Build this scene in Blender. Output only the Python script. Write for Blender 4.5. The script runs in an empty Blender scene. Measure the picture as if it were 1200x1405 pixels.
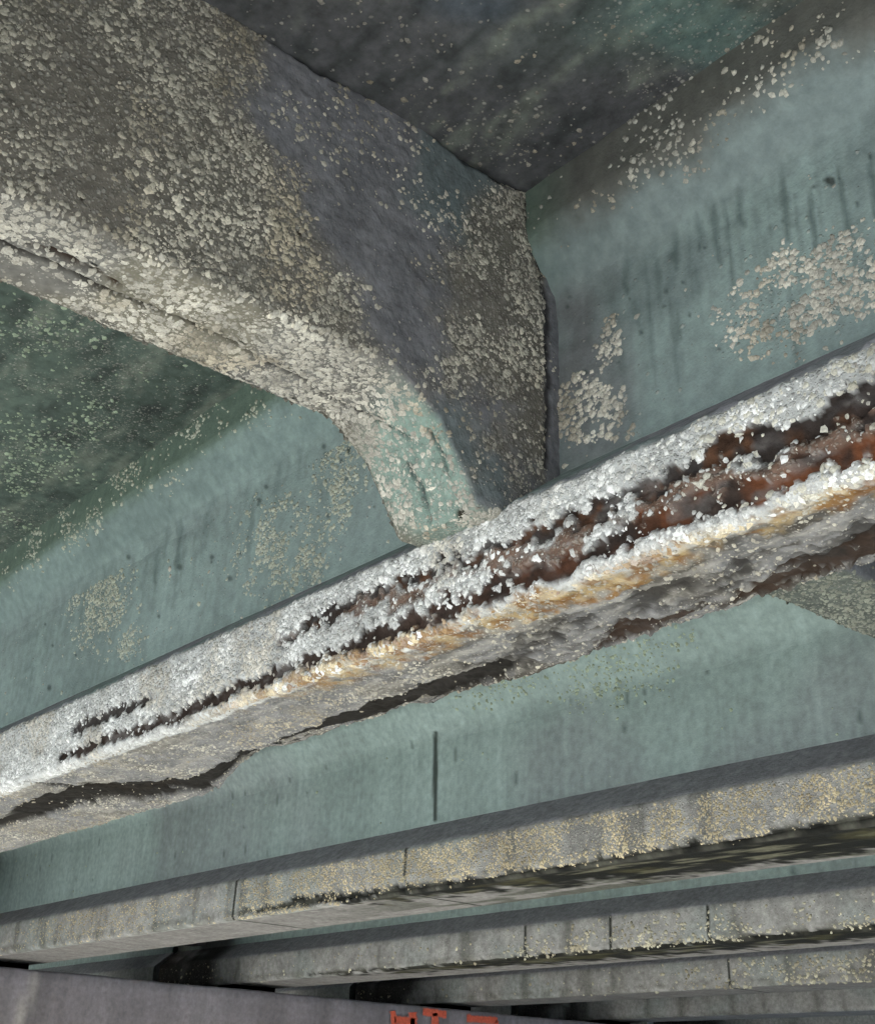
import bpy, math, random
import numpy as np
from mathutils import Matrix, Vector

# ---------------------------------------------------------------- camera, world, sun, exposure
# pixel frame of the photograph (1200 x 1405); the two vanishing points of the girders and of the cross beams
PP = np.array([600.0, 702.5]); VP1 = np.array([-1020.0, 1463.0]); VP2 = np.array([3000.0, 1610.0])
FOC = math.sqrt(-float((VP1 - PP) @ (VP2 - PP)))
def _ray(p):
    d = np.array([p[0] - PP[0], -(p[1] - PP[1]), -FOC]); return d / np.linalg.norm(d)
_u = _ray(VP1); _v = _ray(VP2); _w = np.cross(_v, _u); _w /= np.linalg.norm(_w)
if _w[1] < 0: _w = -_w
RU = np.array([_u, _v, _w])            # (u along girders, d across them, z up) from camera axes
CAM_H = 1.7                            # camera above the ground
sc = bpy.context.scene
cam_d = bpy.data.cameras.new('camera'); cam = bpy.data.objects.new('camera', cam_d)
sc.collection.objects.link(cam); sc.camera = cam
cam_d.sensor_fit = 'VERTICAL'; cam_d.sensor_height = 36.0; cam_d.lens = 36.0 * FOC / 1405.0
cam_d.clip_start = 0.02; cam_d.clip_end = 6000
cam.matrix_world = Matrix(((-_u[0], -_u[1], -_u[2], 0), (_v[0], _v[1], _v[2], 0), (_w[0], _w[1], _w[2], CAM_H), (0, 0, 0, 1)))

SUN_EL = 17.5
world = bpy.data.worlds.new('World'); sc.world = world; world.use_nodes = True
nt = world.node_tree; bg = nt.nodes['Background']
sky = nt.nodes.new('ShaderNodeTexSky'); sky.sky_type = 'NISHITA'; sky.sun_disc = False
sky.sun_elevation = math.radians(SUN_EL); sky.sun_rotation = math.radians(180)
nt.links.new(sky.outputs[0], bg.inputs[0]); bg.inputs[1].default_value = 0.12
sun_d = bpy.data.lights.new('sun', 'SUN'); sun_d.energy = 5.0; sun_d.angle = math.radians(0.5); sun_d.color = (1, 0.96, 0.9)
sun = bpy.data.objects.new('sun', sun_d); sc.collection.objects.link(sun)
sun.rotation_euler = (math.radians(90 - SUN_EL), 0, 0); sun.location = (0, -30, 40)
sc.view_settings.view_transform = 'Standard'; sc.view_settings.look = 'None'
sc.view_settings.gamma = 1; sc.view_settings.use_curve_mapping = False
sc.view_settings.exposure = 2.45
sc.render.engine = 'CYCLES'
sc.cycles.use_denoising = True; sc.cycles.max_bounces = 7; sc.cycles.diffuse_bounces = 5
sc.cycles.use_adaptive_sampling = True; sc.cycles.adaptive_threshold = 0.03

# ---------------------------------------------------------------- dimensions (metres, camera at u = d = z = 0)
H = 1.01                               # underside of the girders
DA, SP = 1.80, 2.50                    # near face of the first girder, girder spacing
BW = 0.559                             # bottom flange width
ZF, ZB, ZW, ZT, ZD = 0.23, 0.385, 0.88, 1.02, 1.17   # flange top, bevel top, web top, fillet top, deck
WI, TI = 0.19, 0.0765
UR, UL, ZBOT = 2.00, 2.29, 1.485       # cross beam faces and underside
UCAP = 10.9
UEND = 12.65

rng = np.random.default_rng(7)
# ---------------------------------------------------------------- numpy noise
def _hash(i, j, k, seed):
    n = (i * 374761393 + j * 668265263 + k * 1274126177 + seed * 362437) & 0xFFFFFFFF
    n = ((n ^ (n >> 13)) * 1274126177) & 0xFFFFFFFF
    n = ((n ^ (n >> 16)) * 2246822519) & 0xFFFFFFFF
    return ((n ^ (n >> 15)) & 0xFFFF) / 65535.0
def noise(p, scale, seed=0):
    """value noise, 0..1; p (...,3)"""
    q = p * scale; f0 = np.floor(q); t = q - f0; t = t * t * (3 - 2 * t); i = f0.astype(np.int64)
    r = 0
    for a in (0, 1):
        for b in (0, 1):
            for c in (0, 1):
                wgt = (t[..., 0] if a else 1 - t[..., 0]) * (t[..., 1] if b else 1 - t[..., 1]) * (t[..., 2] if c else 1 - t[..., 2])
                r = r + wgt * _hash(i[..., 0] + a, i[..., 1] + b, i[..., 2] + c, seed)
    return r
def fbm(p, scale, octs=4, seed=0, gain=0.5):
    r = 0; a = 1; s = 0
    for o in range(octs):
        r = r + a * noise(p, scale * 2.03 ** o, seed + o * 17); s += a; a *= gain
    return r / s
def ss(x, a, b):
    t = np.clip((x - a) / (b - a + 1e-9), 0, 1); return t * t * (3 - 2 * t)
def proj(p):
    """(u,d,z) -> photo pixels"""
    c = p @ RU                         # RU rows are world axes in camera axes
    zz = np.minimum(c[..., 2], -1e-3)
    return np.stack([PP[0] - FOC * c[..., 0] / zz, PP[1] + FOC * c[..., 1] / zz], -1)
def stroke(px, pts, soft=6.0):
    """pts: (x, y, half width). returns 0..1 mask round the polyline"""
    m = np.zeros(px.shape[:-1])
    for (x0, y0, w0), (x1, y1, w1) in zip(pts[:-1], pts[1:]):
        a = np.array([x0, y0]); ab = np.array([x1 - x0, y1 - y0])
        t = np.clip(((px - a) @ ab) / (ab @ ab), 0, 1)
        dist = np.linalg.norm(px - a - t[..., None] * ab, axis=-1)
        hw = w0 + (w1 - w0) * t
        m = np.maximum(m, 1 - ss(dist, hw - soft * 0.5, hw + soft * 0.5))
    return m
def blob(px, x, y, rx, ry, ang=0, soft=0.5):
    c, s = math.cos(math.radians(ang)), math.sin(math.radians(ang))
    dx, dy = px[..., 0] - x, px[..., 1] - y
    r = np.sqrt(((dx * c + dy * s) / rx) ** 2 + ((-dx * s + dy * c) / ry) ** 2)
    return 1 - ss(r, 1 - soft, 1 + soft)
def C(r, g, b):
    c = np.array([r, g, b]) / 255.0
    return np.where(c < 0.04045, c / 12.92, ((c + 0.055) / 1.055) ** 2.4)
def mix(col, c, m):
    return col + (np.asarray(c) - col) * np.clip(m, 0, 1)[..., None]

# ---------------------------------------------------------------- materials
def nodes_of(m):
    m.use_nodes = True; n = m.node_tree
    return n, n.nodes['Principled BSDF']
def mat_vcol(name, rough=0.9, fine=(60, 0.35), bump=0.5, bscale=140, spec=0.25, streak=0.0, shell=False):
    m = bpy.data.materials.new(name); n, b = nodes_of(m); L = n.links.new
    at = n.nodes.new('ShaderNodeAttribute'); at.attribute_name = 'Col'
    geo = n.nodes.new('ShaderNodeNewGeometry')
    nz = n.nodes.new('ShaderNodeTexNoise'); nz.inputs['Scale'].default_value = fine[0]; nz.inputs['Detail'].default_value = 6; nz.inputs['Roughness'].default_value = 0.65
    L(geo.outputs['Position'], nz.inputs['Vector'])
    mr = n.nodes.new('ShaderNodeMapRange'); mr.inputs['From Min'].default_value = 0.3; mr.inputs['From Max'].default_value = 0.7
    mr.inputs['To Min'].default_value = 1 - fine[1]; mr.inputs['To Max'].default_value = 1 + fine[1]
    L(nz.outputs['Fac'], mr.inputs['Value'])
    mul = n.nodes.new('ShaderNodeVectorMath'); mul.operation = 'SCALE'
    L(at.outputs['Color'], mul.inputs[0]); L(mr.outputs['Result'], mul.inputs['Scale'])
    last = mul.outputs['Vector']
    if streak:
        mp = n.nodes.new('ShaderNodeMapping'); mp.inputs['Scale'].default_value = (26, 26, 1.3); L(geo.outputs['Position'], mp.inputs['Vector'])
        n2 = n.nodes.new('ShaderNodeTexNoise'); n2.inputs['Scale'].default_value = 1; n2.inputs['Detail'].default_value = 4; L(mp.outputs[0], n2.inputs['Vector'])
        m2 = n.nodes.new('ShaderNodeMapRange'); m2.inputs['From Min'].default_value = 0.3; m2.inputs['From Max'].default_value = 0.72
        m2.inputs['To Min'].default_value = 1 + streak * 0.7; m2.inputs['To Max'].default_value = 1 - streak; L(n2.outputs['Fac'], m2.inputs['Value'])
        u2 = n.nodes.new('ShaderNodeVectorMath'); u2.operation = 'SCALE'; L(last, u2.inputs[0]); L(m2.outputs['Result'], u2.inputs['Scale']); last = u2.outputs['Vector']
    vor_h = None
    if shell:                          # crust of tiny shells; how much of it is in the alpha of the colour attribute
        wn = n.nodes.new('ShaderNodeTexNoise'); wn.inputs['Scale'].default_value = 45; wn.inputs['Detail'].default_value = 3; L(geo.outputs['Position'], wn.inputs['Vector'])
        wm = n.nodes.new('ShaderNodeVectorMath'); wm.operation = 'MULTIPLY_ADD'; wm.inputs[1].default_value = (.012, .012, .012); L(wn.outputs['Color'], wm.inputs[0]); L(geo.outputs['Position'], wm.inputs[2])
        hs = None; acc = last
        for scl, amt in ((75, 1.0), (150, 0.8)):
            vo = n.nodes.new('ShaderNodeTexVoronoi'); vo.inputs['Scale'].default_value = scl; L(wm.outputs[0], vo.inputs['Vector'])
            sm = n.nodes.new('ShaderNodeMapRange'); sm.interpolation_type = 'SMOOTHSTEP'; sm.inputs['From Min'].default_value = 0.5; sm.inputs['From Max'].default_value = 0.22; L(vo.outputs['Distance'], sm.inputs['Value'])
            sp = n.nodes.new('ShaderNodeSeparateColor'); L(vo.outputs['Color'], sp.inputs[0])
            lt = n.nodes.new('ShaderNodeMath'); lt.operation = 'LESS_THAN'; L(sp.outputs[0], lt.inputs[0]); L(at.outputs['Alpha'], lt.inputs[1])
            f1 = n.nodes.new('ShaderNodeMath'); f1.operation = 'MULTIPLY'; L(sm.outputs[0], f1.inputs[0]); L(lt.outputs[0], f1.inputs[1])
            f2 = n.nodes.new('ShaderNodeMath'); f2.operation = 'MULTIPLY'; L(f1.outputs[0], f2.inputs[0]); f2.inputs[1].default_value = 0.75 * amt
            br = n.nodes.new('ShaderNodeMapRange'); br.inputs['To Min'].default_value = 0.55; br.inputs['To Max'].default_value = 1.25; L(sp.outputs[1], br.inputs['Value'])
            tn = n.nodes.new('ShaderNodeMix'); tn.data_type = 'RGBA'; tn.inputs[0].default_value = 0.5; L(at.outputs['Color'], tn.inputs[6]); tn.inputs[7].default_value = (0.50, 0.485, 0.435, 1)
            sc2 = n.nodes.new('ShaderNodeVectorMath'); sc2.operation = 'SCALE'; L(tn.outputs[2], sc2.inputs[0]); L(br.outputs[0], sc2.inputs['Scale'])
            mx = n.nodes.new('ShaderNodeMix'); mx.data_type = 'RGBA'; L(f2.outputs[0], mx.inputs[0]); L(acc, mx.inputs[6]); L(sc2.outputs[0], mx.inputs[7]); acc = mx.outputs[2]
            if hs is None: hs = f1.outputs[0]
            else:
                ad = n.nodes.new('ShaderNodeMath'); ad.operation = 'MULTIPLY_ADD'; ad.inputs[1].default_value = .5; L(f1.outputs[0], ad.inputs[0]); L(hs, ad.inputs[2]); hs = ad.outputs[0]
        last = acc; vor_h = hs
    L(last, b.inputs['Base Color'])
    b.inputs['Roughness'].default_value = rough; b.inputs['Specular IOR Level'].default_value = spec
    bz = n.nodes.new('ShaderNodeTexNoise'); bz.inputs['Scale'].default_value = bscale; bz.inputs['Detail'].default_value = 5; L(geo.outputs['Position'], bz.inputs['Vector'])
    bp = n.nodes.new('ShaderNodeBump'); bp.inputs['Strength'].default_value = bump; bp.inputs['Distance'].default_value = 0.004
    L(bz.outputs['Fac'], bp.inputs['Height']); L(bp.outputs['Normal'], b.inputs['Normal'])
    if vor_h is not None:
        b2 = n.nodes.new('ShaderNodeBump'); b2.inputs['Strength'].default_value = .6; b2.inputs['Distance'].default_value = 0.004
        L(vor_h, b2.inputs['Height']); L(bp.outputs['Normal'], b2.inputs['Normal']); L(b2.outputs['Normal'], b.inputs['Normal'])
    return m
M_CONC = mat_vcol('weathered_concrete', fine=(24, 0.2), streak=0.09)
M_ROUGH = mat_vcol('spalled_concrete', fine=(28, 0.30), bump=0.9, bscale=75, shell=True, spec=0.06)
M_WEB = mat_vcol('weathered_web_concrete', fine=(24, 0.2), streak=0.09, shell=True)
M_BARN = mat_vcol('barnacle_shell', fine=(220, 0.3), bump=0.3, bscale=300, rough=0.8)
M_PAINT = mat_vcol('red_spray_paint', fine=(40, 0.25), bump=0.4, rough=0.6)
def mat_ground():
    m = bpy.data.materials.new('pale_silt_ground'); n, b = nodes_of(m); L = n.links.new
    geo = n.nodes.new('ShaderNodeNewGeometry'); nz = n.nodes.new('ShaderNodeTexNoise'); nz.inputs['Scale'].default_value = 0.7; nz.inputs['Detail'].default_value = 8
    L(geo.outputs['Position'], nz.inputs['Vector'])
    r = n.nodes.new('ShaderNodeValToRGB'); r.color_ramp.elements[0].color = (0.36, 0.37, 0.36, 1); r.color_ramp.elements[1].color = (0.46, 0.47, 0.46, 1)
    r.color_ramp.elements[0].position = 0.3; r.color_ramp.elements[1].position = 0.7
    L(nz.outputs['Fac'], r.inputs[0]); L(r.outputs[0], b.inputs['Base Color']); b.inputs['Roughness'].default_value = 0.85
    bp = n.nodes.new('ShaderNodeBump'); bp.inputs['Distance'].default_value = 0.03; L(nz.outputs['Fac'], bp.inputs['Height']); L(bp.outputs[0], b.inputs['Normal'])
    return m
M_GROUND = mat_ground()

# ---------------------------------------------------------------- mesh helpers
COL = sc.collection
def to_bl(p):
    q = np.empty_like(p); q[..., 0] = -p[..., 0]; q[..., 1] = p[..., 1]; q[..., 2] = p[..., 2] + CAM_H
    return q
class MB:
    """collects vertices, polygons and colours for ONE mesh"""
    def __init__(s): s.v = []; s.c = []; s.quads = []; s.tris = []; s.ng = []; s.n = 0; s.sh = []
    def add(s, v, c, quads=None, tris=None, ngons=None, shell=None):
        s.sh.append(np.zeros(v.reshape(-1, 3).shape[0]) if shell is None else np.broadcast_to(shell, v.shape[:-1]).ravel())
        c = np.broadcast_to(c, v.shape).reshape(-1, 3) if np.ndim(c) != 2 else c
        v = v.reshape(-1, 3)
        s.v.append(v); s.c.append(c)
        if quads is not None: s.quads.append(quads + s.n)
        if tris is not None: s.tris.append(tris + s.n)
        if ngons:
            for g in ngons: s.ng.append([int(i) + s.n for i in g])
        s.n += len(v)
    def build(s, name, mat, parent=None, smooth=True):
        v = to_bl(np.concatenate(s.v)); c = np.concatenate(s.c)
        loops = []; starts = []; pos = 0
        for arr, k in ((s.quads, 4), (s.tris, 3)):
            if arr:
                a = np.concatenate(arr)[:, ::-1]; loops.append(a.ravel()); starts.append(pos + k * np.arange(len(a))); pos += a.size
        for g in s.ng:
            loops.append(np.array(g)); starts.append(np.array([pos])); pos += len(g)
        loops = np.concatenate(loops).astype(np.int32); starts = np.concatenate(starts).astype(np.int32)
        me = bpy.data.meshes.new(name)
        me.vertices.add(len(v)); me.vertices.foreach_set('co', v.astype(np.float32).ravel())
        me.loops.add(len(loops)); me.loops.foreach_set('vertex_index', loops)
        me.polygons.add(len(starts)); me.polygons.foreach_set('loop_start', starts)
        me.update(calc_edges=True); me.validate()
        at = me.attributes.new('Col', 'FLOAT_COLOR', 'POINT')
        at.data.foreach_set('color', np.concatenate([c, np.concatenate(s.sh)[:, None]], 1).astype(np.float32).ravel())
        if smooth: me.polygons.foreach_set('use_smooth', np.ones(len(me.polygons), dtype=bool))
        me.materials.append(mat)
        o = bpy.data.objects.new(name, me); COL.objects.link(o)
        if parent: o.parent = parent; o.matrix_parent_inverse = parent.matrix_world.inverted()
        return o
def empty(name, u, d, z):
    o = bpy.data.objects.new(name, None); COL.objects.link(o); p = to_bl(np.array([u, d, z], float)); o.location = p
    o.matrix_world = Matrix.Translation(p); o.empty_display_size = 0.2
    return o
def tag(o, label=None, cat=None, group=None, kind=None):
    for k, x in (('label', label), ('category', cat), ('group', group), ('kind', kind)):
        if x: o[k] = x
    return o
def grid_quads(na, nb):
    i = np.arange(na - 1)[:, None] * nb + np.arange(nb - 1)[None]; i = i.ravel()
    return np.stack([i, i + nb, i + nb + 1, i + 1], 1)
def gnormals(V):
    da = np.gradient(V, axis=0); db = np.gradient(V, axis=1)
    n = np.cross(da, db); n /= np.linalg.norm(n, axis=-1, keepdims=True) + 1e-12
    return n
def resample(pts, step):
    """polyline (K,2) -> points, keeping the corners; step may be per segment"""
    out = []
    for k in range(len(pts) - 1):
        st = step[k] if isinstance(step, (list, tuple)) else step
        a, b = np.array(pts[k], float), np.array(pts[k + 1], float); n = max(1, int(math.ceil(np.linalg.norm(b - a) / st)))
        for i in range(n): out.append(a + (b - a) * i / n)
    out.append(np.array(pts[-1], float)); return np.array(out)
def sweep(us, prof):
    """prof (nb,2) in (d,z) swept along u -> grid (na,nb,3)"""
    V = np.empty((len(us), len(prof), 3)); V[..., 0] = us[:, None]; V[..., 1] = prof[None, :, 0]; V[..., 2] = prof[None, :, 1]
    return V
def ugrid(u0, u1, fine, coarse, lo, hi, extra=()):
    a = list(np.arange(u0, lo, coarse)) + list(np.arange(lo, hi, fine)) + list(np.arange(hi, u1, coarse)) + [u1]
    a = [x for x in a if all(abs(x - e) > 0.02 for e in extra)]
    for e in extra: a += [e - 0.02, e - 0.006, e - 0.003, e + 0.003, e + 0.006, e + 0.02]
    return np.array(sorted(set(round(float(x), 5) for x in a if u0 <= x <= u1)))

# ---- barnacles: low cones with an open crater, scattered over a displaced grid
def scatter(mb, V, N, dens, rmin, rmax, colf, squash=0.55, cap=40000, sides=6, pw=2.0):
    """dens (na,nb): barnacles per square metre at the grid points"""
    e1 = V[1:, :-1] - V[:-1, :-1]; e2 = V[:-1, 1:] - V[:-1, :-1]
    area = np.linalg.norm(np.cross(e1, e2), axis=-1)
    dc = (dens[1:, 1:] + dens[:-1, :-1] + dens[1:, :-1] + dens[:-1, 1:]) / 4
    ex = (area * dc).ravel(); tot = ex.sum(); n = int(min(cap, tot))
    if n < 1: return
    idx = rng.choice(len(ex), n, p=ex / tot); i, j = np.divmod(idx, area.shape[1])
    a = rng.random((n, 1)); b = rng.random((n, 1))
    P = V[i, j] * (1 - a) * (1 - b) + V[i + 1, j] * a * (1 - b) + V[i, j + 1] * (1 - a) * b + V[i + 1, j + 1] * a * b
    nn = N[i, j]
    r = rmin + (rmax - rmin) * rng.random(n) ** pw
    t = np.cross(nn, rng.normal(size=(n, 3))); t /= np.linalg.norm(t, axis=1, keepdims=True); s = np.cross(nn, t)
    tilt = rng.normal(size=(n, 3)) * 0.22; ax = nn + tilt; ax /= np.linalg.norm(ax, axis=1, keepdims=True)
    k = sides; th = np.arange(k) * 2 * math.pi / k
    base = (np.cos(th)[None, :, None] * t[:, None] + np.sin(th)[None, :, None] * s[:, None])          # n,k,3
    jit = 1 + 0.36 * rng.normal(size=(n, k, 1)); el = 1 + 0.3 * (rng.random((n, 1, 1)) - 0.5) * np.cos(2 * th)[None, :, None]
    R = r[:, None, None]; hgt = (squash * (0.6 + 0.8 * rng.random(n)))[:, None, None] * R
    v0 = P[:, None] + base * R * np.clip(jit, .6, 1.5) * el - nn[:, None] * 0.002
    v1 = P[:, None] + base * R * 0.58 * np.clip(jit, .7, 1.4) * el + ax[:, None] * hgt * (1 + 0.18 * rng.normal(size=(n, k, 1)))
    v2 = (P + ax * hgt[:, 0] * 0.95)[:, None]
    vs = np.concatenate([v0, v1, v2], 1); m = 2 * k + 1
    q = np.arange(k); q2 = (q + 1) % k
    tris = np.concatenate([np.stack([q, q2, k + q2], 1), np.stack([q, k + q2, k + q], 1), np.stack([k + q, k + q2, np.full(k, 2 * k)], 1)])
    T = (np.arange(n)[:, None, None] * m + tris[None]).reshape(-1, 3)
    c = colf(P, n)[:, None] * np.concatenate([np.full(k, 0.8), np.full(k, 1.06), [0.8]])[None, :, None]
    mb.add(vs, np.clip(c, 0, 0.9).reshape(-1, 3), tris=T)

WHITE, GREY, TAN, BROWN, YEL = C(214, 216, 214), C(172, 176, 178), C(196, 188, 164), C(132, 124, 108), C(190, 180, 132)
def palette(*ws):
    cols = np.array([WHITE, GREY, TAN, BROWN, YEL]); w = np.array(ws, float); w /= w.sum()
    def f(P, n): return cols[rng.choice(5, n, p=w)] * (0.8 + 0.4 * rng.random((n, 1)))
    return f

def calm(c0, spread=.3, seed=140):
    def f(P, n):
        k = (.55 + .9 * fbm(P, 9, 3, seed))[:, None] * (.7 + .6 * fbm(P, 38, 2, seed + 3))[:, None] * (1 - spread / 2 + spread * rng.random((n, 1))); hue = fbm(P, 5, 2, seed + 7)
        return mix(np.asarray(c0) * k, C(146, 134, 110) * k, .5 * ss(hue, .5, .68))
    return f
# ---------------------------------------------------------------- colours of the plain surfaces
TEAL, TEALD, STONE, PURP, DARK = C(142, 159, 156), C(116, 132, 129), C(128, 130, 130), C(122, 121, 127), C(40, 40, 36)
def web_colour(V, px, a_girder=False):
    n1 = fbm(V, 1.3, 4, 3)[..., None]; n2 = fbm(V * np.array([7, 7, 0.7]), 1.5, 4, 9)[..., None]
    c = TEAL * (0.78 + 0.44 * n1) * (0.86 + 0.28 * n2)
    c = mix(c, PURP, 0.35 * ss(fbm(V, 0.9, 3, 21), 0.52, 0.72))
    return c

# ---------------------------------------------------------------- girders
def girder_parts(root, d0, us, step, colour_bottom, colour_web, disp_bottom=None, disp_web=None, name_top='top_flange', colour_top=None, shellf=None, webshell=None):
    out = {}
    off = np.array([d0, H]); ch = 0.014
    pb = [(WI, ZB), (0.012, ZF + 0.012), (0, ZF - 0.006), (0, ch), (ch, 0), (BW - ch, 0), (BW, ch), (BW, ZF - 0.006), (BW - 0.012, ZF + 0.012), (BW - WI, ZB)]
    pb = resample(pb, [step, step, step, step, step, step, 0.06, 0.06, 0.06]) + off
    V = sweep(us, pb); N0 = -gnormals(V)
    px = proj(V)
    if disp_bottom is not None: V = V + disp_bottom(V, N0, px)
    N = -gnormals(V)
    col = colour_bottom(V, px, N0)
    mb = MB(); mb.add(V, col, quads=grid_quads(*V.shape[:2]), shell=None if shellf is None else shellf(V, px))
    nb = V.shape[1]; na = V.shape[0]
    mb.ng.append(list(range(nb))); mb.ng.append([(na - 1) * nb + j for j in reversed(range(nb))])
    out['bottom_flange'] = (mb.build('bottom_flange', M_ROUGH if disp_bottom is not None else M_CONC, root), V, N, px)
    # web: both faces
    mb = MB(); zs = np.array(resample([(WI, ZB - 0.012), (WI, ZW - 0.05)], step)) + off
    Vw = sweep(us, zs); pxw = proj(Vw); N0 = np.zeros_like(Vw); N0[..., 1] = -1
    if disp_web is not None: Vw = Vw + disp_web(Vw, N0, pxw)
    mb.add(Vw, colour_web(Vw, pxw), quads=grid_quads(*Vw.shape[:2])[:, ::-1], shell=None if webshell is None else webshell(Vw, pxw))
    us2 = np.array([us[0], us[-1]]); V2 = sweep(np.linspace(us[0], us[-1], 60), np.array([(BW - WI, ZW + 0.012), (BW - WI, ZB - 0.012)]) + off)
    mb.add(V2, web_colour(V2, proj(V2)), quads=grid_quads(*V2.shape[:2])[:, ::-1])
    out['web'] = (mb.build('web', M_CONC if webshell is None else M_WEB, root), Vw, -gnormals(Vw) * -1, pxw)
    # top flange
    pt = resample([(WI, ZW - .055), (WI - .005, ZW - .02), (WI - .014, ZW + .008), (WI - .03, ZW + .032), (TI + .022, ZT - .02), (TI + .008, ZT), (TI + .001, ZT + .022), (TI, ZD + 0.02)], min(step, .03)) + off
    Vt = sweep(us, pt); pxt = proj(Vt); N0 = gnormals(Vt)
    nz = fbm(Vt, 9, 3, 41)[..., None] - 0.5
    Vt = Vt + N0 * nz * 0.008
    mb = MB(); mb.add(Vt, (colour_top or colour_web)(Vt, pxt), quads=grid_quads(*Vt.shape[:2])[:, ::-1])
    V2 = sweep(np.linspace(us[0], us[-1], 60), np.array([(BW - TI, ZD + 0.02), (BW - TI, ZT), (BW - WI, ZW)]) + off)
    mb.add(V2, web_colour(V2, proj(V2)), quads=grid_quads(*V2.shape[:2])[:, ::-1])
    out['top_flange'] = (mb.build(name_top, M_CONC, root), Vt, gnormals(Vt), pxt)
    return out
def pads(root, d0, us):
    for u in us:
        mb = MB(); a = np.array([[u + x, d0 + y, H - 0.065 + z] for x in (-.15, .15) for y in (0.05, BW - 0.05) for z in (0, 0.063)])
        mb.add(a, C(45, 45, 45), quads=np.array([[0, 1, 3, 2], [4, 6, 7, 5], [0, 4, 5, 1], [2, 3, 7, 6], [0, 2, 6, 4], [1, 5, 7, 3]]))
        mb.build('bearing_pad', M_CONC, root, smooth=False)

# ---- girder A: the corroded one in front
UP_SPALL = [(385, 885, 5), (440, 850, 9), (520, 815, 7), (600, 775, 9), (700, 738, 11), (800, 702, 13), (900, 660, 15), (1000, 622, 18), (1100, 585, 20), (1200, 552, 24), (1400, 470, 30)]
LO_SPALL = [(85, 1036, 8), (180, 1005, 9), (280, 966, 10), (380, 922, 9), (470, 890, 10), (560, 856, 14), (640, 820, 16), (720, 790, 15), (800, 762, 16), (900, 718, 19), (1000, 682, 18), (1100, 645, 19), (1200, 606, 20), (1400, 530, 24)]
LEFT_SPALL = [(105, 1002, 7), (140, 984, 9), (205, 960, 6)]
MIDZONE = [(385, 880, 8), (470, 850, 12), (600, 806, 15), (700, 766, 18), (800, 732, 20), (900, 690, 22), (1000, 652, 24), (1200, 582, 28), (1400, 500, 30)]
STAIN = [(300, 972, 6), (420, 932, 14), (480, 912, 18), (560, 884, 20), (640, 862, 20), (720, 836, 16), (800, 806, 12), (900, 768, 12), (1000, 734, 12), (1100, 705, 14), (1200, 672, 18), (1400, 600, 20)]
SOF_CRACK = [(-60, 1152, 5), (0, 1132, 6), (40, 1112, 9), (100, 1094, 11), (180, 1086, 9), (260, 1076, 9), (310, 1062, 10), (350, 1044, 13), (420, 1014, 13), (480, 994, 13), (560, 968, 14), (640, 936, 11), (700, 918, 8)]
SOF_CRACK2 = [(30, 1074, 1.5), (110, 1080, 3), (180, 1088, 4), (240, 1080, 4)]
FAR_RUST = [(820, 890, 6), (880, 866, 14), (940, 846, 11), (1020, 820, 9), (1100, 790, 12), (1200, 752, 16), (1400, 680, 20)]
DARKS = [(905, 815, 60, 16, -18), (1000, 790, 40, 12, -18), (1120, 765, 45, 16, -18), (1185, 735, 40, 18, -18), (610, 945, 70, 12, -18), (760, 868, 60, 9, -18), (700, 905, 50, 10, -18)]
def warp(px, V, amt, sc_=22, seed=5):
    w = px.copy(); w[..., 0] += (fbm(V, sc_, 3, seed) - 0.5) * 2 * amt; w[..., 1] += (fbm(V, sc_, 3, seed + 50) - 0.5) * 2 * amt
    return w
_mc = {}
def a_masks(V, px):
    if id(px) in _mc: return _mc[id(px)]
    k_ = (.35 + .65 * ss(px[..., 0], 250, 700))[..., None]
    w = px + (warp(px, V, 20, 11) - px) * k_; w2 = w + (warp(warp(w, V, 16, 34, 25), V, 12, 80, 15) - w) * k_
    w3 = warp(px, V, 5, 30, 66)
    m = {}
    fl = V[..., 1] < DA + 0.12
    side = (V[..., 1] < DA + 0.035) & (V[..., 2] < H + ZF + 0.03)
    sof = (V[..., 2] < H + 0.03)
    jag = w2.copy(); jag[..., 1] += 11 * (fbm(V * np.array([1, .1, .1]), 95, 3, 68) - .5) + 10 * (fbm(V, 45, 2, 69) - .5)
    thin = lambda L, k: [(x, y, max(2.0, h * k)) for x, y, h in L]
    m['up'] = stroke(jag, thin(UP_SPALL, .75), 4) * side; m['lo'] = stroke(jag, thin(LO_SPALL, .78), 4) * side; m['left'] = stroke(jag, thin(LEFT_SPALL, .95), 4) * side
    m['mid'] = stroke(w2, MIDZONE, 14) * side; m['stain'] = stroke(w2, STAIN, 18) * fl
    m['sof'] = stroke(warp(w3, V, 8, 9, 67), [(x, y, h * 1.25) for x, y, h in SOF_CRACK], 5) * sof * (V[..., 1] > DA + 0.1); m['sof2'] = stroke(w3, SOF_CRACK2, 2.5) * sof
    m['far'] = stroke(w2, FAR_RUST, 8) * (V[..., 1] > DA + 0.2)
    dk = 0
    for b in DARKS: dk = np.maximum(dk, blob(w2, *b))
    m['dark'] = dk * sof; m['side'] = side; m['soffit'] = sof; m['bevel'] = V[..., 2] > H + ZF + 0.004; m['V'] = V
    _mc[id(px)] = m
    return m
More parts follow.
